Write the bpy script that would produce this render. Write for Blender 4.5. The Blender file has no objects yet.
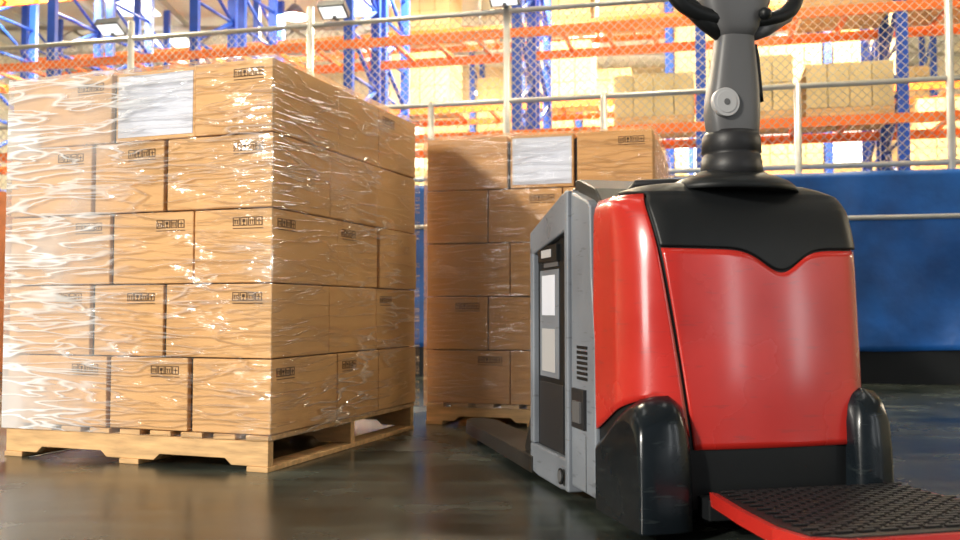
import bpy, bmesh, math, random
from mathutils import Vector, Matrix, noise
random.seed(7)
S=bpy.context.scene
COL=S.collection
pi=math.pi
# ------------------------------------------------------------ materials
def mat(name,col,rough=.5,metal=0,coat=0,spec=.5,emit=None,es=0,var=0,vscale=8,bump=0,bscale=30,stretch=(1,1,1),rvar=0,wear=0,wcol=(.3,.3,.3)):
    m=bpy.data.materials.new(name); m.use_nodes=True
    nt=m.node_tree; b=nt.nodes['Principled BSDF']
    b.inputs['Base Color'].default_value=(*col,1); b.inputs['Roughness'].default_value=rough
    b.inputs['Metallic'].default_value=metal; b.inputs['Coat Weight'].default_value=coat
    b.inputs['Coat Roughness'].default_value=.12
    b.inputs['Specular IOR Level'].default_value=spec
    if emit: b.inputs['Emission Color'].default_value=(*emit,1); b.inputs['Emission Strength'].default_value=es
    tc=nt.nodes.new('ShaderNodeTexCoord'); mp=nt.nodes.new('ShaderNodeMapping')
    nt.links.new(tc.outputs['Object'],mp.inputs[0]); mp.inputs['Scale'].default_value=stretch
    if var or rvar:
        n=nt.nodes.new('ShaderNodeTexNoise'); n.inputs['Scale'].default_value=vscale; n.inputs['Detail'].default_value=6
        nt.links.new(mp.outputs[0],n.inputs['Vector'])
        if var:
            r=nt.nodes.new('ShaderNodeValToRGB')
            r.color_ramp.elements[0].position=.3; r.color_ramp.elements[1].position=.7
            r.color_ramp.elements[0].color=(*[c*(1-var) for c in col],1)
            r.color_ramp.elements[1].color=(*[min(1,c*(1+var)) for c in col],1)
            nt.links.new(n.outputs[0],r.inputs[0]); nt.links.new(r.outputs[0],b.inputs['Base Color'])
            if wear:
                mp2=nt.nodes.new('ShaderNodeMapping'); mp2.inputs['Scale'].default_value=(6,6,40); mp2.inputs['Rotation'].default_value=(.5,.3,.2)
                nt.links.new(tc.outputs['Object'],mp2.inputs[0])
                n4=nt.nodes.new('ShaderNodeTexNoise'); n4.inputs['Scale'].default_value=2; n4.inputs['Detail'].default_value=8
                nt.links.new(mp2.outputs[0],n4.inputs['Vector'])
                r4=nt.nodes.new('ShaderNodeValToRGB'); r4.color_ramp.elements[0].position=.62; r4.color_ramp.elements[0].color=(0,0,0,1); r4.color_ramp.elements[1].position=.68; r4.color_ramp.elements[1].color=(wear,wear,wear,1)
                nt.links.new(n4.outputs[0],r4.inputs[0])
                mx=nt.nodes.new('ShaderNodeMixRGB'); mx.inputs[2].default_value=(*wcol,1)
                nt.links.new(r4.outputs[0],mx.inputs[0]); nt.links.new(r.outputs[0],mx.inputs[1]); nt.links.new(mx.outputs[0],b.inputs['Base Color'])
        if rvar:
            mr=nt.nodes.new('ShaderNodeMapRange'); mr.inputs[1].default_value=.3; mr.inputs[2].default_value=.7
            mr.inputs[3].default_value=max(.02,rough-rvar); mr.inputs[4].default_value=rough+rvar
            nt.links.new(n.outputs[0],mr.inputs[0]); nt.links.new(mr.outputs[0],b.inputs['Roughness'])
    if bump:
        n2=nt.nodes.new('ShaderNodeTexNoise'); n2.inputs['Scale'].default_value=bscale; n2.inputs['Detail'].default_value=4
        nt.links.new(mp.outputs[0],n2.inputs['Vector'])
        bp=nt.nodes.new('ShaderNodeBump'); bp.inputs['Strength'].default_value=bump; bp.inputs['Distance'].default_value=.01
        nt.links.new(n2.outputs[0],bp.inputs['Height']); nt.links.new(bp.outputs[0],b.inputs['Normal'])
    return m
M={}
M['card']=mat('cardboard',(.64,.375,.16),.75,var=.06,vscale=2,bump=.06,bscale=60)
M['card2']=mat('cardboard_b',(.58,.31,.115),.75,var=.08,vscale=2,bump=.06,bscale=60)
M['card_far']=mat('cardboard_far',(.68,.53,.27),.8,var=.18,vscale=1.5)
M['gap']=mat('dark_gap',(.03,.02,.015),.9)
M['ink']=mat('print_ink',(.07,.035,.015),.8)
M['paper']=mat('paper_label',(.60,.62,.70),.6,var=.04)
M['wood']=mat('pine_wood',(.62,.38,.17),.7,var=.25,vscale=6,stretch=(1,6,6),bump=.2,bscale=20)
M['red']=mat('red_paint',(.46,.020,.014),.28,coat=.5,var=.16,vscale=2.5,rvar=.1,bump=.04,bscale=9,wear=.3,wcol=(.16,.03,.03))
M['black']=mat('black_plastic',(.007,.008,.009),.45,spec=.3,bump=.05,bscale=250)
M['glossblack']=mat('black_gloss_plastic',(.006,.009,.012),.24,coat=.12,spec=.3,rvar=.1,var=.2,vscale=5,bump=.08,bscale=12,wear=.3,wcol=(.04,.05,.05))
M['dgrey']=mat('dark_grey_plastic',(.018,.018,.02),.45,spec=.35,bump=.05,bscale=200)
M['mgrey']=mat('mid_grey_plastic',(.095,.095,.10),.42,bump=.05,bscale=200)
M['lgrey']=mat('light_grey_paint',(.155,.172,.20),.38,var=.2,vscale=3,rvar=.12,wear=.5,wcol=(.05,.05,.06))
M['disc']=mat('grey_disc',(.40,.40,.41),.4)
M['rubber']=mat('rubber_mat',(.006,.006,.007),.5,spec=.35)
M['steel']=mat('galvanised_steel',(.50,.50,.48),.4,metal=.4,var=.1)
M['wire']=mat('wire_mesh',(.46,.42,.36),.45,metal=.3)
M['blue']=mat('blue_rack_paint',(.02,.085,.50),.4,var=.1)
M['orange']=mat('orange_rack_paint',(.88,.18,.02),.45,var=.08)
M['tarp']=mat('blue_tarpaulin',(.006,.095,.38),.45,var=.3,vscale=3,bump=.6,bscale=10)
M['ceil']=mat('ceiling_sheet',(.72,.71,.64),.7,var=.05)
M['wall']=mat('wall_sheet',(.70,.65,.48),.7,var=.08)
M['skylight']=mat('skylight_sheet',(.9,.95,1),.5,emit=(1,.98,.92),es=3.5)
M['lamp']=mat('lamp_glass',(1,1,1),.3,emit=(1,.93,.8),es=14)
M['flood']=mat('flood_lamp_glass',(.8,.85,.9),.2,emit=(.95,.98,1),es=1.2)
M['lampbody']=mat('lamp_housing',(.16,.17,.18),.5)
M['fork']=mat('fork_steel',(.03,.028,.026),.4,metal=.4,var=.3)
M['rubred']=mat('goods_red',(.42,.14,.05),.6,var=.2)
def floor_mat():
    m=bpy.data.materials.new('polished_concrete'); m.use_nodes=True; nt=m.node_tree; b=nt.nodes['Principled BSDF']
    tc=nt.nodes.new('ShaderNodeTexCoord')
    n=nt.nodes.new('ShaderNodeTexNoise'); n.inputs['Scale'].default_value=1.5; n.inputs['Detail'].default_value=8; n.inputs['Roughness'].default_value=.58
    nt.links.new(tc.outputs['Object'],n.inputs['Vector'])
    r=nt.nodes.new('ShaderNodeValToRGB'); e=r.color_ramp.elements
    e[0].position=.36; e[0].color=(.015,.023,.021,1); e[1].position=.68; e[1].color=(.078,.090,.080,1)
    nt.links.new(n.outputs[0],r.inputs[0])
    prev=r.outputs[0]
    for rot,sc in ((.6,(.7,7,1)),(-.5,(.6,9,1))):
        mp=nt.nodes.new('ShaderNodeMapping'); mp.inputs['Scale'].default_value=sc; mp.inputs['Rotation'].default_value=(0,0,rot)
        nt.links.new(tc.outputs['Object'],mp.inputs[0])
        n2=nt.nodes.new('ShaderNodeTexNoise'); n2.inputs['Scale'].default_value=1.1; n2.inputs['Detail'].default_value=5
        nt.links.new(mp.outputs[0],n2.inputs['Vector'])
        r2=nt.nodes.new('ShaderNodeValToRGB'); r2.color_ramp.elements[0].position=.40; r2.color_ramp.elements[0].color=(.55,.55,.55,1); r2.color_ramp.elements[1].position=.60; r2.color_ramp.elements[1].color=(1.15,1.15,1.1,1)
        nt.links.new(n2.outputs[0],r2.inputs[0])
        mx=nt.nodes.new('ShaderNodeMixRGB'); mx.blend_type='MULTIPLY'; mx.inputs[0].default_value=.8
        nt.links.new(prev,mx.inputs[1]); nt.links.new(r2.outputs[0],mx.inputs[2]); prev=mx.outputs[0]
    nt.links.new(prev,b.inputs['Base Color'])
    mr=nt.nodes.new('ShaderNodeMapRange'); mr.inputs[1].default_value=.3; mr.inputs[2].default_value=.7; mr.inputs[3].default_value=.18; mr.inputs[4].default_value=.32
    nt.links.new(n.outputs[0],mr.inputs[0]); nt.links.new(mr.outputs[0],b.inputs['Roughness'])
    b.inputs['Specular IOR Level'].default_value=.4
    return m
M['floor']=floor_mat()
def film_mat(name,strength):
    m=bpy.data.materials.new(name); m.use_nodes=True; nt=m.node_tree
    for x in list(nt.nodes): nt.nodes.remove(x)
    L=nt.links.new
    out=nt.nodes.new('ShaderNodeOutputMaterial'); tc=nt.nodes.new('ShaderNodeTexCoord')
    def noi(scale,sc,det,dist,rot=(0,0,0),loc=(0,0,0)):
        mp=nt.nodes.new('ShaderNodeMapping'); mp.inputs['Scale'].default_value=sc; mp.inputs['Rotation'].default_value=rot; mp.inputs['Location'].default_value=loc
        L(tc.outputs['Object'],mp.inputs[0])
        n=nt.nodes.new('ShaderNodeTexNoise'); n.inputs['Scale'].default_value=scale; n.inputs['Detail'].default_value=det; n.inputs['Distortion'].default_value=dist
        L(mp.outputs[0],n.inputs['Vector']); return n.outputs[0]
    def math_(op,a,b_=None,c=None,clamp=False):
        q=nt.nodes.new('ShaderNodeMath'); q.operation=op; q.use_clamp=clamp
        for i,v in enumerate((a,b_,c)):
            if v is None: continue
            if isinstance(v,(int,float)): q.inputs[i].default_value=v
            else: L(v,q.inputs[i])
        return q.outputs[0]
    def crease(nz,w):
        d=math_('ABSOLUTE',math_('SUBTRACT',nz,.5))
        return math_('SUBTRACT',1.0,math_('DIVIDE',d,w),clamp=True)
    nA=noi(1.8,(.9,.9,7),2,.3,(.15,.22,0)); nB=noi(2.2,(.8,.8,8),2,.4,(-.3,-.26,0),(3,5,1))
    cA=crease(nA,.030); cB=crease(nB,.026)
    cr=math_('MAXIMUM',cA,cB)
    nf=noi(4.0,(1.2,1.2,7),4,.3,(.1,.2,0))
    h=math_('MULTIPLY_ADD',cr,.35,math_('ADD',nA,math_('MULTIPLY',nf,.5)))
    bp=nt.nodes.new('ShaderNodeBump'); bp.inputs['Strength'].default_value=1; bp.inputs['Distance'].default_value=.024
    L(h,bp.inputs['Height'])
    gl=nt.nodes.new('ShaderNodeBsdfGlossy'); gl.inputs['Roughness'].default_value=.08; gl.inputs['Color'].default_value=(1,1,1,1)
    L(bp.outputs[0],gl.inputs['Normal'])
    tr=nt.nodes.new('ShaderNodeBsdfTransparent')
    fr=nt.nodes.new('ShaderNodeFresnel'); fr.inputs[0].default_value=1.45; L(bp.outputs[0],fr.inputs[1])
    n3=noi(1.9,(1,1,1.4),3,0)
    pr=nt.nodes.new('ShaderNodeMapRange'); pr.inputs[1].default_value=.46; pr.inputs[2].default_value=.62; L(n3,pr.inputs[0])
    patch_=pr.outputs[0]
    fac=math_('ADD',math_('MULTIPLY',fr.outputs[0],.5),math_('MULTIPLY',patch_,.14*strength),clamp=True)
    m1=nt.nodes.new('ShaderNodeMixShader'); L(fac,m1.inputs[0]); L(tr.outputs[0],m1.inputs[1]); L(gl.outputs[0],m1.inputs[2])
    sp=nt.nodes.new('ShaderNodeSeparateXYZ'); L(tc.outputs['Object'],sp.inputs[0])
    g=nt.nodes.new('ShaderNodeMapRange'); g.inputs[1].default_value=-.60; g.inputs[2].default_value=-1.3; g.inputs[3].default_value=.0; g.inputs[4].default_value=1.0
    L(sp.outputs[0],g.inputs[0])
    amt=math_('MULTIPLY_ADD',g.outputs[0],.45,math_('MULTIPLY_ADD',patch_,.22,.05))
    crease_glare=math_('MULTIPLY',math_('MULTIPLY',cr,amt),strength,clamp=True)  # pale film creases, with painted glare growing toward the left
    haze_glare=math_('MULTIPLY',math_('MULTIPLY',g.outputs[0],math_('MULTIPLY_ADD',patch_,.35,.22)),strength)  # milky film plus highlight glare painted into the diffuse colour, stronger at left
    a2=math_('ADD',crease_glare,haze_glare,clamp=True)
    df=nt.nodes.new('ShaderNodeBsdfDiffuse'); df.inputs[0].default_value=(.92,.92,.92,1)
    m2=nt.nodes.new('ShaderNodeMixShader'); L(a2,m2.inputs[0]); L(m1.outputs[0],m2.inputs[1]); L(df.outputs[0],m2.inputs[2])
    L(m2.outputs[0],out.inputs[0])
    return m
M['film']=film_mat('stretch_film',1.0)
M['film2']=film_mat('stretch_film_thin',.2)

# ------------------------------------------------------------ helpers
def empty(name,loc=(0,0,0),rz=0):
    o=bpy.data.objects.new(name,None); COL.objects.link(o); o.location=loc; o.rotation_euler=(0,0,rz); return o
class B:
    def __init__(s): s.bm=bmesh.new(); s.mats=[]
    def mi(s,k):
        if k not in s.mats: s.mats.append(k)
        return s.mats.index(k)
    def box(s,x0,x1,y0,y1,z0,z1,k,mtx=None):
        c=Vector(((x0+x1)/2,(y0+y1)/2,(z0+z1)/2))
        m=Matrix.Translation(c)@Matrix.Diagonal((x1-x0,y1-y0,z1-z0,1))
        if mtx: m=mtx@m
        r=bmesh.ops.create_cube(s.bm,size=1,matrix=m); i=s.mi(k)
        for f in {f for v in r['verts'] for f in v.link_faces}: f.material_index=i
    def cyl(s,p,q,r,k,r2=None,seg=20):
        p=Vector(p);q=Vector(q);d=q-p
        m=Matrix.Translation((p+q)/2)@d.to_track_quat('Z','Y').to_matrix().to_4x4()
        rr=bmesh.ops.create_cone(s.bm,cap_ends=True,segments=seg,radius1=r,radius2=r if r2 is None else r2,depth=d.length,matrix=m); i=s.mi(k)
        for f in {f for v in rr['verts'] for f in v.link_faces}:
            f.material_index=i
            if len(f.verts)==4: f.smooth=True
    def bar(s,p,q,w,k):
        s.cyl(p,q,w,k,seg=4)
    def sph(s,c,r,k,sc=(1,1,1)):
        rr=bmesh.ops.create_uvsphere(s.bm,u_segments=24,v_segments=14,radius=r,matrix=Matrix.Translation(c)@Matrix.Diagonal((*sc,1))); i=s.mi(k)
        for f in {f for v in rr['verts'] for f in v.link_faces}: f.material_index=i; f.smooth=True
    def prism(s,pts,x0,x1,k,axis='x'):
        def P(a,b,c):
            return {'x':(c,a,b),'y':(a,c,b),'z':(a,b,c)}[axis]
        A=[s.bm.verts.new(P(a,b,x0)) for a,b in pts]; C=[s.bm.verts.new(P(a,b,x1)) for a,b in pts]
        i=s.mi(k); fs=[s.bm.faces.new(A),s.bm.faces.new(C[::-1])]
        n=len(pts)
        for j in range(n): fs.append(s.bm.faces.new((A[j],A[(j+1)%n],C[(j+1)%n],C[j])))
        for f in fs: f.material_index=i
    def loft(s,rings,k,cap=True,smooth=True,closed=True):
        i=s.mi(k); R=[[s.bm.verts.new(p) for p in r] for r in rings]; n=len(rings[0])
        for a in range(len(R)-1):
            for j in range(n if closed else n-1):
                f=s.bm.faces.new((R[a][j],R[a][(j+1)%n],R[a+1][(j+1)%n],R[a+1][j])); f.material_index=i; f.smooth=smooth
        if cap:
            f=s.bm.faces.new(R[0][::-1]); f.material_index=i
            f=s.bm.faces.new(R[-1]); f.material_index=i
    def tube(s,pts,r,k,seg=12,closed=False):
        pts=[Vector(p) for p in pts]; rings=[]; n=len(pts); up=None
        for i,p in enumerate(pts):
            a=pts[(i-1)%n] if (closed or i>0) else p; c=pts[(i+1)%n] if (closed or i<n-1) else p
            d=(c-a).normalized()
            if up is None:
                up=d.orthogonal().normalized()
            up=(up-d*up.dot(d)).normalized(); w=d.cross(up)
            rad=r[i] if isinstance(r,(list,tuple)) else r
            rings.append([p+(up*math.cos(2*pi*j/seg)+w*math.sin(2*pi*j/seg))*rad for j in range(seg)])
        if closed:
            i=s.mi(k); R=[[s.bm.verts.new(p) for p in r_] for r_ in rings]
            for a in range(n):
                for j in range(seg):
                    f=s.bm.faces.new((R[a][j],R[a][(j+1)%seg],R[(a+1)%n][(j+1)%seg],R[(a+1)%n][j])); f.material_index=i; f.smooth=True
        else: s.loft(rings,k)
    def obj(s,name,parent=None,bevel=0,seg=2,solid=0,smooth=False,recalc=True):
        if recalc: bmesh.ops.recalc_face_normals(s.bm,faces=s.bm.faces)
        me=bpy.data.meshes.new(name); s.bm.to_mesh(me); s.bm.free()
        for k in s.mats: me.materials.append(M[k])
        o=bpy.data.objects.new(name,me); COL.objects.link(o)
        if parent: o.parent=parent
        if smooth:
            for p in me.polygons: p.use_smooth=True
        if solid:
            md=o.modifiers.new('solid','SOLIDIFY'); md.thickness=solid; md.offset=-1
        if bevel:
            md=o.modifiers.new('bevel','BEVEL'); md.width=bevel; md.segments=seg; md.limit_method='ANGLE'; md.angle_limit=math.radians(35); md.harden_normals=False
        return o

# ------------------------------------------------------------ camera
cam=bpy.data.cameras.new('camera'); co=bpy.data.objects.new('camera',cam); COL.objects.link(co)
co.location=(0,0,.65); co.rotation_euler=(math.radians(92.45),0,0); cam.lens=35.1; cam.sensor_width=36; cam.clip_start=.02
cam.dof.use_dof=True; cam.dof.focus_distance=3.4; cam.dof.aperture_fstop=3.2
S.camera=co

# ------------------------------------------------------------ room
b=B(); b.box(-14,14,-12,30,-.1,0,'floor'); b.obj('floor')
b=B(); b.box(-14,14,-6,30,8.5,8.6,'ceil')
for x in range(-12,14,2): b.box(x-.04,x+.04,-6,30,8.3,8.5,'steel')
for y in range(0,30,5):
    b.box(-14,14,y-.06,y+.06,7.5,7.6,'steel'); b.box(-14,14,y-.08,y+.08,8.18,8.3,'steel')
    for x in range(-14,14,2):
        b.bar((x,y,7.55),(x+1,y,8.2),.04,'steel'); b.bar((x+1,y,8.2),(x+2,y,7.55),.04,'steel')
for y in range(3,29,5):
    for x in (-9,-3,3,9): b.box(x-.5,x+.5,y-1.6,y+1.6,8.47,8.499,'skylight')
b.obj('ceiling')
b=B(); b.box(-14,14,30,30.2,0,8.5,'wall')
for i in range(140): b.box(-14+i*.2,-13.92+i*.2,29.96,30,0,8.5,'wall')
for x in range(-12,13,3): b.box(x-1,x+1,29.93,29.96,4.2,6.6,'skylight')
b.obj('wall_back')
b=B(); b.box(-14.2,-14,-6,30,0,8.5,'wall'); b.obj('wall_left')
b=B(); b.box(14,14.2,-6,30,0,8.5,'wall'); b.obj('wall_right')

# ------------------------------------------------------------ pallets
def pallet(name,loc,rz,W,D,H):
    e=empty(name,loc,rz)
    b=B(); t=.022
    x0,x1=-W-.0,-.012
    n=9; bw=.105; step=(W-bw-.012)/(n-1)
    for i in range(n):
        a=x0+i*step; b.box(a,a+bw,.0+random.uniform(0,.006),D-.01,H-t,H,'wood')
    for a in (x0,(x0+x1)/2-.05,x1-.1,):
        b.box(a,a+.1,0,D-.01,0,t,'wood')
    b.obj('deck_boards',e,bevel=.003)
    b=B()
    for y in (.0,D/2-.02,D-.055):
        zt=H-t; zb=t; w=x1-x0; k=.026
        c1,c2=x0+.27*w,x0+.73*w; hw=.14*w
        pts=[(x0+.003,zb)]
        for c in (c1,c2):
            pts+=[(c-hw,zb),(c-hw+.03,zb+k),(c+hw-.03,zb+k),(c+hw,zb)]
        pts+=[(x1-.003,zb),(x1-.003,zt),(x0+.003,zt)]
        b.prism(pts,y+.006,y+.045,'wood','y')
    b.obj('stringers',e,bevel=.003)
    return e
A1=-math.radians(19.45); A2=-math.radians(15.4)
L1=(-.835,3.76,0); L2=(.938,5.03,0)
pallet('wooden_pallet',L1,A1,1.37,1.47,.145)
pallet('wooden_pallet',L2,A2,1.295,1.3,.12)

# ------------------------------------------------------------ box stacks
def icons(b,x,y,z,axis,s=.032,n=4):
    def q(u0,u1,w0,w1):
        if axis=='f': b.box(u0,u1,y-.0012,y,w0,w1,'ink')
        else: b.box(y,y+.0012,u0,u1,w0,w1,'ink')
    t=.0032
    for i in range(n):
        a=x+i*(s+.004)
        q(a,a+s,z,z+t);q(a,a+s,z+s,z+s+t);q(a,a+t,z,z+s);q(a+s-t,a+s,z,z+s+t)
        if i%2==0:
            q(a+s*.28,a+s*.38,z+s*.2,z+s*.75);q(a+s*.62,a+s*.72,z+s*.2,z+s*.75);q(a+s*.2,a+s*.46,z+s*.65,z+s*.75);q(a+s*.54,a+s*.8,z+s*.65,z+s*.75)
        elif i==1:
            q(a+s*.3,a+s*.7,z+s*.45,z+s*.85);q(a+s*.46,a+s*.54,z+s*.15,z+s*.45);q(a+s*.35,a+s*.65,z+s*.12,z+s*.2)
        else:
            q(a+s*.2,a+s*.8,z+s*.5,z+s*.62);q(a+s*.45,a+s*.55,z+s*.15,z+s*.85)
    q(x,x+n*(s+.004),z-.012,z-.009)
def stack(name,loc,rz,z0,h,rowsx,rowsy,card,film,labels,filmamp=.006):
    e=empty(name,loc,rz)
    b=B(); ib=B(); lb=B(); nx=rowsx[0][-1]; ny=rowsy[0][-1]
    b.box(-nx+.03,-.03,.03,ny-.03,z0+.005,z0+5*h-.03,'gap')
    for r in range(5):
        ex=rowsx[r%2]; ey=rowsy[r%2]; za=z0+r*h
        for i in range(3):
            for j in range(3):
                if i==1 and j==1 : continue
                g=.003; dy=random.uniform(-.0,.012)
                x1=-ex[i]-g; x0=-ex[i+1]+g
                if i==0: x1-=random.uniform(0,.012)
                elif random.random()<.7: x1-=.014
                y0=ey[j]+g+(dy if j==0 else 0); y1=ey[j+1]-g
                b.box(x0,x1,y0,y1,za+.002,za+h-.003,card)
                if j==0:
                    w=x1-x0
                    if (r,i) not in labels and random.random()<.85: icons(ib,x1-.185,y0-.0005,za+h-.072,'f')
                    if (r,i) in labels: lb.box(x0+.012,x1-.012,y0-.002,y0-.0005,za+.02,za+h-.02,'paper')
                if i==0 and random.random()<.5: icons(ib,y0+.04,x1+.0002,za+h-.075,'s')
    b.obj('cartons',e,bevel=.005)
    ib.obj('shipping_marks',e); lb.obj('labels',e)
    f=B(); k=f.mi(film); o=.010
    X0,X1,Y0,Y1,Z0,Z1=-nx-o,o,-o+.0,ny+o,z0-.02,z0+5*h+o
    def disp(p,nrm):
        q=Vector((p.x*3+p.z*1.5,p.y*3+p.z*.8,p.z*9+p.x*3))
        return p+nrm*(noise.noise(q*1.2)*filmamp+noise.noise(q*3.5)*filmamp*.3)
    def grid(o_,u,v,nu,nv,nrm):
        V=[[f.bm.verts.new(disp(o_+u*(a/nu)+v*(c/nv), nrm*min(1,8*min(a/nu,1-a/nu,)))) for c in range(nv+1)] for a in range(nu+1)]
        for a in range(nu):
            for c in range(nv):
                fc=f.bm.faces.new((V[a][c],V[a+1][c],V[a+1][c+1],V[a][c+1])); fc.material_index=k; fc.smooth=True
    W=X1-X0;Dp=Y1-Y0;H=Z1-Z0
    grid(Vector((X0,Y0,Z0)),Vector((W,0,0)),Vector((0,0,H)),70,160,Vector((0,-1,0)))
    grid(Vector((X1,Y0,Z0)),Vector((0,Dp,0)),Vector((0,0,H)),70,160,Vector((1,0,0)))
    grid(Vector((X1,Y1,Z0)),Vector((-W,0,0)),Vector((0,0,H)),30,60,Vector((0,1,0)))
    grid(Vector((X0,Y1,Z0)),Vector((0,-Dp,0)),Vector((0,0,H)),30,60,Vector((-1,0,0)))
    grid(Vector((X0,Y0,Z1)),Vector((W,0,0)),Vector((0,Dp,0)),20,20,Vector((0,0,1)))
    f.obj('stretch_film',e,recalc=False)
    return e
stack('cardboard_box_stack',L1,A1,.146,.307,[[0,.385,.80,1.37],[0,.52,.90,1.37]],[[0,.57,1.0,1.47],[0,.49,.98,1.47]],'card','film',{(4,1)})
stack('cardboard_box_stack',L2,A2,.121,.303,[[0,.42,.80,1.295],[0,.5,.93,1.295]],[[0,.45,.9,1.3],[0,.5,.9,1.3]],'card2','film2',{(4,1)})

# ------------------------------------------------------------ pallet truck
T=empty('electric_pallet_truck',(.447,2.62,0),math.radians(13.06))
x0h,x1h,RL,RRt,yf=.005,.765,.15,.07,.385
Cx,Cy=.38,.25
YR0=.05
LEN=(yf-YR0-RL)+RL*pi/2+(x1h-x0h-RL-RRt)+RRt*pi/2+(yf-YR0-RRt)
def plan(s,yr):
    aL=yf-(YR0+RL); q=RL*pi/2; w=x1h-x0h-RL-RRt; q2=RRt*pi/2; aR=yf-(YR0+RRt)
    dl=(yf-(yr+RL))/aL; dr=(yf-(yr+RRt))/aR
    if s<aL: return x0h,yf-s*dl
    s-=aL
    if s<q:
        t=s/RL; return x0h+RL*(1-math.cos(t)),yr+RL*(1-math.sin(t))
    s-=q
    if s<w: return x0h+RL+s,yr
    s-=w
    if s<q2:
        t=s/RRt; return x1h-RRt+RRt*math.sin(t),yr+RRt*(1-math.cos(t))
    s-=q2
    return x1h,yr+RRt+s*dr
def hull(s,z,off=0):
    yr=YR0+.03*max(0,(z-.25))/.6
    if z>.78: yr+=.05*((min(z,1)-.78)/.22)**2
    x,y=plan(min(LEN,max(0,s)),yr)
    y-=.022*math.sin(pi*min(1,max(0,(x-x0h)/(x1h-x0h))))
    bulge=.014*math.sin(pi*min(1,max(0,(z-.1)/.9)))
    k=1+bulge
    zz=z
    if z>.95: k-=.045*((min(z,1)-.95)/.05)**2
    if z>1:
        q=(z-1)/.3; k=(1.0-.045)*(1-q); zz=1.0+.035*math.sin(min(1,q*2.6)*pi/2)
    k-=off/.35
    if y>Cy: ky=1-(1-k)*.15 if z<=1 else k
    else: ky=k
    return Vector((Cx+(x-Cx)*k,Cy+(y-Cy)*ky,zz-off*(1 if z>1 else 0)))
def patch(b,sa,sb,za,zb,k,nu=40,nv=24,off=0):
    V=[]
    for j in range(nv+1):
        row=[]
        for i in range(nu+1):
            u=i/nu; v=j/nv
            z=za(u)+(zb(u)-za(u))*v
            s=sa(z)+(sb(z)-sa(z))*u
            row.append(b.bm.verts.new(hull(s,z,off)))
        V.append(row)
    m=b.mi(k)
    for j in range(nv):
        for i in range(nu):
            f=b.bm.faces.new((V[j][i],V[j][i+1],V[j+1][i+1],V[j+1][i])); f.material_index=m; f.smooth=True
aL=yf-YR0-RL
def seamL(z):
    t=min(1,max(0,(z-.25)/.75)); return aL+.255-.105*t**1.2
def seamR(z):
    return LEN-(yf-YR0-RRt)-.02
g=.005
b=B(); patch(b,lambda z:0,lambda z:LEN,lambda u:.08,lambda u:1.27,'black',80,50,off=.010); b.obj('inner_hull',T,recalc=False)
def zl(u): return .27+.135*math.sin(min(1,u*1.0)*pi/2)**1.2-.12*max(0,(u-.8)/.2)**2
b=B()
patch(b,lambda z:.002,lambda z:seamL(z)-g,zl,lambda u:1.0,'red',36,30)
patch(b,lambda z:LEN-.002,lambda z:seamR(z)+g,zl,lambda u:.94,'red',36,30)
b.obj('red_side_cover',T,solid=.008,recalc=True)
def zcap(u):
    return .835-.004*math.sin(pi*u)-.066*math.exp(-((u-.54)/.115)**2)
b=B(); patch(b,lambda z:seamL(z)+g,lambda z:seamR(z)-g,lambda u:.25,lambda u:zcap(u)-.004,'red',60,30)
b.obj('red_rear_cover',T,solid=.008)
def capA(z):
    if z<1: return seamL(z)+g
    return max(0,(seamL(1)+g)*(1-(z-1)/.06))
def capB(z):
    if z<.96: return seamR(z)-g
    a=seamR(z)-g; return min(LEN,a+(LEN-a)*(z-.96)/.04)
b=B(); patch(b,capA,capB,lambda u:zcap(u)+.003,lambda u:1.28,'black',70,70,off=-.004)
b.obj('black_top_cover',T,solid=.01)
b=B()
rings=[]
for z,r in ((1.015,.20),(1.035,.19),(1.05,.17),(1.062,.14),(1.07,.115),(1.08,.10)):
    rings.append([(.40+r*1.05*math.cos(2*pi*i/40),.21+r*.80*math.sin(2*pi*i/40),z) for i in range(40)])
b.loft(rings,'black')
rings=[]
for z,r in ((1.06,.098),(1.10,.094),(1.13,.090),(1.135,.084),(1.14,.092),(1.19,.089),(1.205,.080)):
    rings.append([(.398+r*math.cos(2*pi*i/36),.21+r*math.sin(2*pi*i/36),z) for i in range(36)])
b.loft(rings,'dgrey')
b.obj('tiller_base',T)
def rsec(cx,cy,cz,w,d,n=28,p=3.2):
    out=[]
    for i in range(n):
        t=2*pi*i/n; c,s_=math.cos(t),math.sin(t)
        out.append((cx+w*math.copysign(abs(c)**(2/p),c),cy+d*math.copysign(abs(s_)**(2/p),s_),cz))
    return out
b=B()
b.loft([rsec(cx,.20,z,w,d) for cx,z,w,d in ((.398,1.17,.06,.045),(.398,1.20,.080,.05),(.396,1.26,.086,.054),(.398,1.31,.084,.053),(.402,1.36,.078,.05),(.405,1.44,.068,.045),(.407,1.50,.060,.042),(.407,1.53,.052,.038))],'mgrey')
b.cyl((.345,.155,1.285),(.345,.135,1.285),.044,'disc',seg=32)
b.cyl((.345,.136,1.285),(.345,.133,1.285),.034,'disc',seg=32)
b.cyl((.345,.134,1.285),(.345,.131,1.285),.010,'mgrey',seg=24)
b.prism([(.475,1.33),(.49,1.30),(.478,1.44),(.47,1.48),(.455,1.48)],.17,.235,'black','y')
b.obj('tiller_arm',T,bevel=.003)
b=B()
b.loft([rsec(.405,.20,z,w,d) for z,w,d in ((1.49,.052,.036),(1.53,.074,.05),(1.57,.098,.058),(1.62,.115,.062),(1.68,.12,.06),(1.75,.105,.052),(1.79,.07,.035))],'mgrey')
pts=[]
for i in range(48):
    t=2*pi*i/48; c,s_=math.cos(t),math.sin(t)
    pts.append((.405+.215*math.copysign(abs(c)**.75,c),.19+.01*s_,1.675+.12*math.copysign(abs(s_)**.8,s_)))
b.tube(pts,.025,'black',closed=True)
b.tube([(.37,.2,1.51),(.31,.195,1.545),(.24,.19,1.60)],.028,'black')
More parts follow.
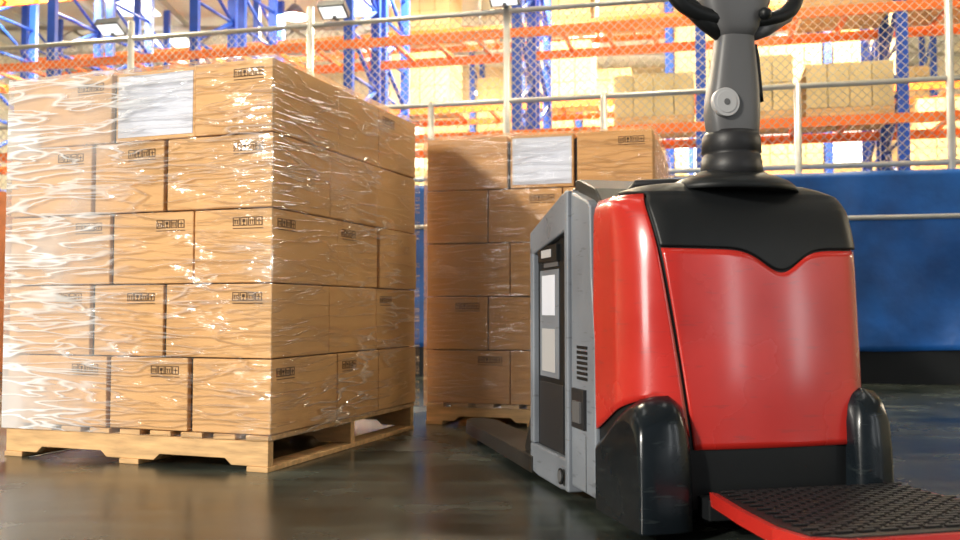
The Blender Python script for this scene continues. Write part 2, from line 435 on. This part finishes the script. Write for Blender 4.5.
b.tube([(.43,.2,1.51),(.51,.195,1.54),(.585,.19,1.59)],.028,'mgrey')
b.cyl((.36,.15,1.66),(.36,.132,1.66),.018,'red'); b.cyl((.44,.15,1.66),(.44,.132,1.66),.018,'disc')
b.sph((.475,.13,1.565),.020,'black')
b.obj('tiller_head',T)
def fender(b,xa,xb,prof):
    rings=[]
    base=[(.35,.03),(.35,.262),(.28,.30),(.22,.345),(.16,.385),(.10,.408),(.05,.405),(.01,.375),(-.012,.32),(-.022,.24),(-.026,.14),(-.026,.03)]
    cy,cz=.17,.03
    for t,k,kz in prof:
        x=xa+(xb-xa)*t
        rings.append([(x,cy+(y-cy)*k,cz+(z-cz)*kz) for y,z in base])
    b.loft(rings,'glossblack')
b=B(); fender(b,-.012,.160,((0,.93,.80),(.04,.97,.85),(.12,1,.90),(.3,1,.955),(.5,1.0,.99),(.68,.99,1.0),(.80,.97,.975),(.90,.93,.90),(.97,.87,.76),(1,.80,.62))); b.obj('fender_left',T,bevel=.006,seg=3)
b=B(); fender(b,.795,.675,((0,.90,.93),(.06,.965,.97),(.16,1.0,1),(.5,1.0,1.03),(.80,.985,.99),(.93,.95,.92),(1,.88,.8))); b.obj('fender_right',T,bevel=.008,seg=3)
b=B()
b.box(.15,.68,.10,.34,.05,.27,'dgrey')
b.box(.17,.66,.075,.11,.16,.25,'black')
b.box(.19,.30,.06,.09,.10,.22,'black'); b.box(.36,.50,.06,.09,.17,.225,'black')
for i in range(5): b.box(.52,.62,.066,.078,.17+i*.014,.176+i*.014,'dgrey')
b.box(.02,.74,.12,1.1,.045,.10,'black')
b.cyl((.34,.25,.0+.11),(.46,.25,.11),.11,'rubber',seg=32)
b.cyl((.05,.18,.06),(.10,.18,.06),.06,'rubber',seg=24); b.cyl((.68,.18,.06),(.73,.18,.06),.06,'rubber',seg=24)
b.obj('chassis',T,bevel=.006)
b=B()
b.prism([(.40,.07),(.40,.99),(.42,1.03),(.60,1.085),(.70,1.085),(1.08,.98),(1.08,.07)],.04,.725,'dgrey')
b.obj('battery_body',T,bevel=.012)
for side,(xo,xi,sg) in {'left':(-.002,.045,-1),'right':(.765,.72,1)}.items():
    b=B()
    b.prism([(.362,.055),(.362,.55),(.395,.75),(.405,.99),(.44,1.01),(.595,1.055),(.595,.055)],xi,xo,'lgrey')
    b.prism([(.60,.03),(.60,1.06),(.635,1.065),(.635,.03)],xi,xo+sg*.012,'lgrey')
    b.prism([(.64,.93),(.64,1.065),(.70,1.06),(1.10,.955),(1.10,.86)],xi,xo,'lgrey')
    b.prism([(.64,.03),(.64,.135),(1.10,.135),(1.10,.03),(1.0,.0+.02),(.72,.02)],xi,xo,'lgrey')
    b.prism([(1.055,.135),(1.055,.90),(1.10,.90),(1.10,.135)],xi,xo,'lgrey')
    b.obj('side_panel_'+side,T,bevel=.008,seg=3)
    b=B(); xm=xo-sg*.022
    def bx(ya,yb,za,zb,k,d0=0,d1=.004):
        a=xm+sg*d0; c=xm+sg*d1; b.box(min(a,c),max(a,c),ya,yb,za,zb,k)
    bx(.64,1.055,.135,.93,'black',-.01,0)
    bx(.79,1.02,.40,.80,'lgrey'); bx(.74,1.03,.14,.38,'dgrey')
    bx(.83,.99,.63,.78,'paper',.004,.006); bx(.83,.99,.42,.58,'disc',.004,.006); bx(.80,.97,.81,.86,'mgrey')
    bx(.78,1.01,.83,.89,'black',0,.015); bx(.84,.96,.845,.875,'disc',.015,.018)
    def bo(ya,yb,za,zb,k,d=.003):
        a=xo; c=xo+sg*d; b.box(min(a,c),max(a,c),ya,yb,za,zb,k)
    for i in range(7): bo(.43,.53,.42+i*.017,.43+i*.017,'black')
    bo(.44,.56,.26,.39,'dgrey',.012); bo(.46,.53,.28,.35,'mgrey',.02)
    bo(.445,.447,.06,.24,'dgrey',.002)
    b.cyl((xo+sg*.012,.67,.075),(xo+sg*.018,.67,.075),.028,'black',seg=24); b.cyl((xo+sg*.017,.67,.075),(xo+sg*.021,.67,.075),.02,'mgrey',seg=24)
    b.obj('side_fittings_'+side,T,bevel=.0012)
b=B(); b.prism([(.38,.95),(.38,1.0),(.44,1.05),(.60,1.10),(.64,1.10),(.64,1.05)],.03,.735,'black')
b.tube([(.14,.42,1.03),(.14,.36,1.055),(.25,.33,1.06),(.52,.33,1.06),(.63,.36,1.055),(.63,.42,1.03)],.014,'dgrey')
b.obj('top_ledge',T,bevel=.01)
b=B()
FL=2.37
for xa,xb in ((-.01,.16),(.56,.73)):
    xc=(xa+xb)/2
    b.prism([(xa,1.06),(xb,1.06),(xb,FL-.13),(xb-.02,FL-.05),(xb-.05,FL),(xa+.05,FL),(xa+.02,FL-.05),(xa,FL-.13)],.062,.085,'fork','z')
    b.box(xa,xa+.012,1.06,FL-.11,.02,.07,'fork'); b.box(xb-.012,xb,1.06,FL-.11,.02,.07,'fork')
    b.cyl((xc-.04,FL-.2,.04),(xc+.04,FL-.2,.04),.04,'rubber')
    b.prism([(1.08,.085),(1.08,.30),(1.10,.30),(1.22,.10),(1.22,.085)],xa+.02,xb-.02,'fork')
b.obj('forks',T,bevel=.005)
# platform
b=B()
pl=[(.195,-.03),(.160,-.25),(.14,-.45),(.16,-.56),(.24,-.60),(.72,-.60),(.80,-.56),(.82,-.45),(.775,-.03)]
cx,cy=.475,-.30
b.prism(pl,.100,.130,'black','z')
b.obj('platform_base',T,bevel=.008)
b=B(); n=len(pl); outer=pl; inner=[(cx+(x-cx)*.93,cy+(y-cy)*.93) for x,y in pl]
i_=b.mi('red')
for j in range(n-1):
    A=[outer[j],outer[j+1],inner[j+1],inner[j]]
    lo=[b.bm.verts.new((x,y,.103)) for x,y in A]; hi=[b.bm.verts.new((x+ (x-cx)*.01,y+(y-cy)*.01,.142)) for x,y in A]
    for f in ((hi[0],hi[1],hi[2],hi[3]),(lo[3],lo[2],lo[1],lo[0]),(lo[0],lo[1],hi[1],hi[0]),(lo[2],lo[3],hi[3],hi[2]),(lo[1],lo[2],hi[2],hi[1]),(lo[3],lo[0],hi[0],hi[3])): b.bm.faces.new(f).material_index=i_
b.obj('platform_red_rim',T)
b=B(); b.prism([(cx+(x-cx)*.955,cy+(y-cy)*.955) for x,y in pl],.130,.146,'rubber','z')
rr=0; y=-.06
while y>-.56:
    x=.21+(.03 if rr%2 else 0)-(-y)*.06
    while x<.735+(-y)*.06:
        b.box(x,x+.046,y-.013,y,.146,.152,'rubber'); x+=.058
    y-=.022; rr+=1
b.obj('platform_rubber_mat',T,bevel=.002)
b=B(); b.box(.19,.77,-.03,.10,.06,.12,'black'); b.cyl((.2,-.03,.12),(.76,-.03,.12),.016,'dgrey'); b.obj('platform_hinge',T,bevel=.004)

# ------------------------------------------------------------ fence
F=empty('wire_mesh_fence',(0,9.5,0),-math.radians(13.25))
b=B()
for t,h in ((-8,3.9),(-6.2,3.9),(-4.04,3.9),(-1.87,3.9),(.28,3.9),(4.42,3.9),(6.6,3.9)): b.cyl((t,0,0),(t,0,h),.036,'steel',seg=12)
for t in (-.52,1.26,3.09): b.cyl((t,0,0),(t,0,2.8),.034,'steel',seg=12)
for z in (3.7,2.77,2.0): b.cyl((-8,0,z),(7,0,z),.026,'steel',seg=12)
b.cyl((-8,0,.35),(7,0,.35),.026,'steel',seg=12)
b.obj('pipe_frame',F)
b=B(); p=.085; X0,X1,Z0,Z1=-8,7,.35,3.7
H=Z1-Z0
k=-H
while k<X1-X0:
    a=max(0,-k)/1; c=min(H,X1-X0-k)
    if c>a:
        b.bar((X0+k+a,0,Z0+a),(X0+k+c,0,Z0+c),.0036,'wire'); b.bar((X1-k-a,0.003,Z0+a),(X1-k-c,0.003,Z0+c),.0036,'wire')
    k+=p
b.obj('chain_link_mesh',F)
b=B()
for t in (-4.2,-1.55,.28):
    m=Matrix.Translation((t,-.14,3.80))@Matrix.Rotation(math.radians(-28),4,'X')
    b.box(-.15,.15,-.10,.10,-.03,.05,'lampbody',m); b.box(-.13,.13,-.08,.08,-.036,-.03,'flood',m)
    b.box(t-.02,t+.02,-.12,-.02,3.72,3.78,'lampbody')
b.obj('flood_lamps',F,bevel=.004)
# blue tarp
b=B(); nu,nv=260,30; k=b.mi('tarp'); V=[]
for i in range(nu+1):
    t=-.75+7.7*i/nu; row=[]
    for j in range(nv+4):
        v=min(1,j/nv); z=.30+1.58*v
        back=max(0,j-nv)/3
        fold=.02*math.sin(t*9+1.5*noise.noise(Vector((t,z,0))))*(1-v*.5)+.05*noise.noise(Vector((t*1.5,z*1.5,3)))
        row.append(b.bm.verts.new((t,-.42-fold*(1-back)+back*.38,z+.012*math.sin(t*3)*(1-v)-(.01*back))))
    V.append(row)
for i in range(nu):
    for j in range(nv+3):
        f=b.bm.faces.new((V[i][j],V[i+1][j],V[i+1][j+1],V[i][j+1])); f.material_index=k; f.smooth=True
te=empty('blue_tarpaulin_cover',(0,9.5,0),F.rotation_euler.z)
b.obj('tarpaulin',te,solid=.01)
b=B(); b.cyl((-.75,-.495,1.46),(6.9,-.495,1.46),.022,'steel',seg=10); b.box(-.7,6.9,-.36,-.08,0,.5,'black'); b.box(-.7,6.9,-.34,-.10,.5,1.8,'dgrey'); b.obj('covered_goods',te)

# ------------------------------------------------------------ racks
def rack(y0,t0,n,bay,levels,height,rz,dep=1.1,x0=0,double=True):
    e=empty('pallet_rack',(x0,y0,0),rz)
    b=B()
    for i in range(n+1):
        x=t0+i*bay
        for base in ((0,dep+.3) if double else (0,)):
            for yy in (base,base+dep):
                b.box(x-.065,x+.065,yy-.04,yy+.04,0,height,'blue')
            z=.3; s=0
            while z<height-.6:
                b.bar((x,base+(0 if s else dep),z),(x,base+(dep if s else 0),z+.6),.035,'blue'); b.bar((x,base,z),(x,base+dep,z),.03,'blue'); z+=.6; s^=1
    b.obj('uprights',e)
    b=B()
    for z in levels:
        for yy in (-.05,dep+.01):
            b.box(t0,t0+n*bay,yy,yy+.05,z-.12,z,'orange')
        for i in range(n):
            for q in (.25,.5,.75): b.box(t0+(i+q)*bay-.03,t0+(i+q)*bay+.03,0,dep,z-.05,z-.002,'orange')
    b.obj('beams',e)
    return e
def stock(e,t0,n,bay,levels,dep,prob,hmax):
    b=B()
    for li,z in enumerate(levels):
        for i in range(n):
            for q in range(2):
                if random.random()>prob(t0+(i+q*.5)*bay,z): continue
                w=bay/2-.16; xa=t0+i*bay+.10+q*(bay/2-.02)
                b.box(xa,xa+w,.05,dep-.05,z+.001,z+.12,'wood')
                h=random.uniform(.5,hmax); nz=max(2,int(h/.25)); nx=4
                for a in range(nx):
                    for c in range(nz):
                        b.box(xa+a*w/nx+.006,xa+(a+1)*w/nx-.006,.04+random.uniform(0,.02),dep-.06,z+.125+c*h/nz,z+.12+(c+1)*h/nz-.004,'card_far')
    b.obj('stored_cartons',e)
rz=-math.radians(13.25)
lv=(1.55,3.0,4.35,5.8)
e=rack(12.3,-8.9,7,2.35,lv,6.6,rz); stock(e,-8.9,7,2.35,(0.0,)+lv,1.1,lambda t,z:(.7 if t>1 else .04) if z>1 else .8,.7)
lv=(1.5,3.0,4.5,6.0)
e=rack(17.5,-10,7,2.7,lv,7.2,rz,double=False); stock(e,-10,7,2.7,(0.0,)+lv,1.1,lambda t,z:.9 if t>.5 else .12,1.15)
e=rack(23.5,-11,8,2.7,(1.5,3.3,5.1),7.2,rz,double=False); stock(e,-11,8,2.7,(0.0,1.5,3.3,5.1),1.1,lambda t,z:.85 if t>0 else .3,1.4)
e=empty('crate_goods',(-6.0,9.4,0),rz)
b=B(); b.box(-.9,.9,0,.9,0,.75,'rubred'); b.box(-.85,.2,.05,.85,.76,1.5,'card_far'); b.box(.25,.85,.05,.85,.76,1.9,'rubred')
for z in (.25,.5): b.box(-.92,.92,-.02,0,z,z+.05,'orange')
b.obj('crates',e,bevel=.02)

# ------------------------------------------------------------ lights
def area(name,loc,target,sx,sy,power,col):
    l=bpy.data.lights.new(name,'AREA'); l.shape='RECTANGLE'; l.size=sx; l.size_y=sy; l.energy=power; l.color=col
    o=bpy.data.objects.new(name,l); COL.objects.link(o); o.location=loc
    o.rotation_euler=(Vector(target)-Vector(loc)).to_track_quat('-Z','Y').to_euler(); return o
for i,(x,y,p_) in enumerate(((-7,14.3,1700),(0,14.0,1900),(6,13.5,1500),(-4,20,2300),(4,20,2000),(0,27,2800),(-2.5,8,240),(3,8,300))):
    e=empty('high_bay_lamp',(x,y,0)); b=B()
    b.cyl((0,0,7.0),(0,0,7.25),.28,'lampbody',r2=.08,seg=24); b.cyl((0,0,6.97),(0,0,7.0),.26,'lamp',seg=24); b.cyl((0,0,7.25),(0,0,8.5),.012,'lampbody',seg=6)
    b.obj('shade',e)
    a=area('bay_light',(x,y,6.9),(x,y,0),1.2,1.2,p_,(1,.85,.58)); a.parent=e; a.location=(0,0,6.9)
area('added_daylight',(-5.0,-2.2,2.6),(-.2,4.0,.8),1.6,3.6,280,(1,.97,.92))  # added area light behind camera left, standing in for an unseen opening
area('added_daylight',(5.0,-2.6,2.2),(.9,2.7,.8),.32,3.4,30,(.95,.98,1))  # added strip light, put in for tall reflections on the hood
area('added_daylight',(6.4,-1.7,2.2),(.9,2.7,.8),.32,3.4,30,(.95,.98,1))  # second added strip for the hood reflections
area('added_side_light',(12.5,6.5,4.2),(-.3,4.6,.8),1.6,2.4,230,(1,.84,.62))  # added light to brighten carton sides and glint the film; no window modelled
sun=bpy.data.lights.new('sun','SUN'); sun.energy=3.3; sun.angle=math.radians(3); sun.color=(1,.93,.80)
so=bpy.data.objects.new('sun',sun); COL.objects.link(so); so.location=(-6,-8,6); so.rotation_euler=Vector((.68,.62,-.36)).to_track_quat('-Z','Y').to_euler()
w=bpy.data.worlds.new('world'); S.world=w; w.use_nodes=True
bg=w.node_tree.nodes['Background']; bg.inputs[0].default_value=(.88,.94,1,1); bg.inputs[1].default_value=.22
S.view_settings.view_transform='Standard'
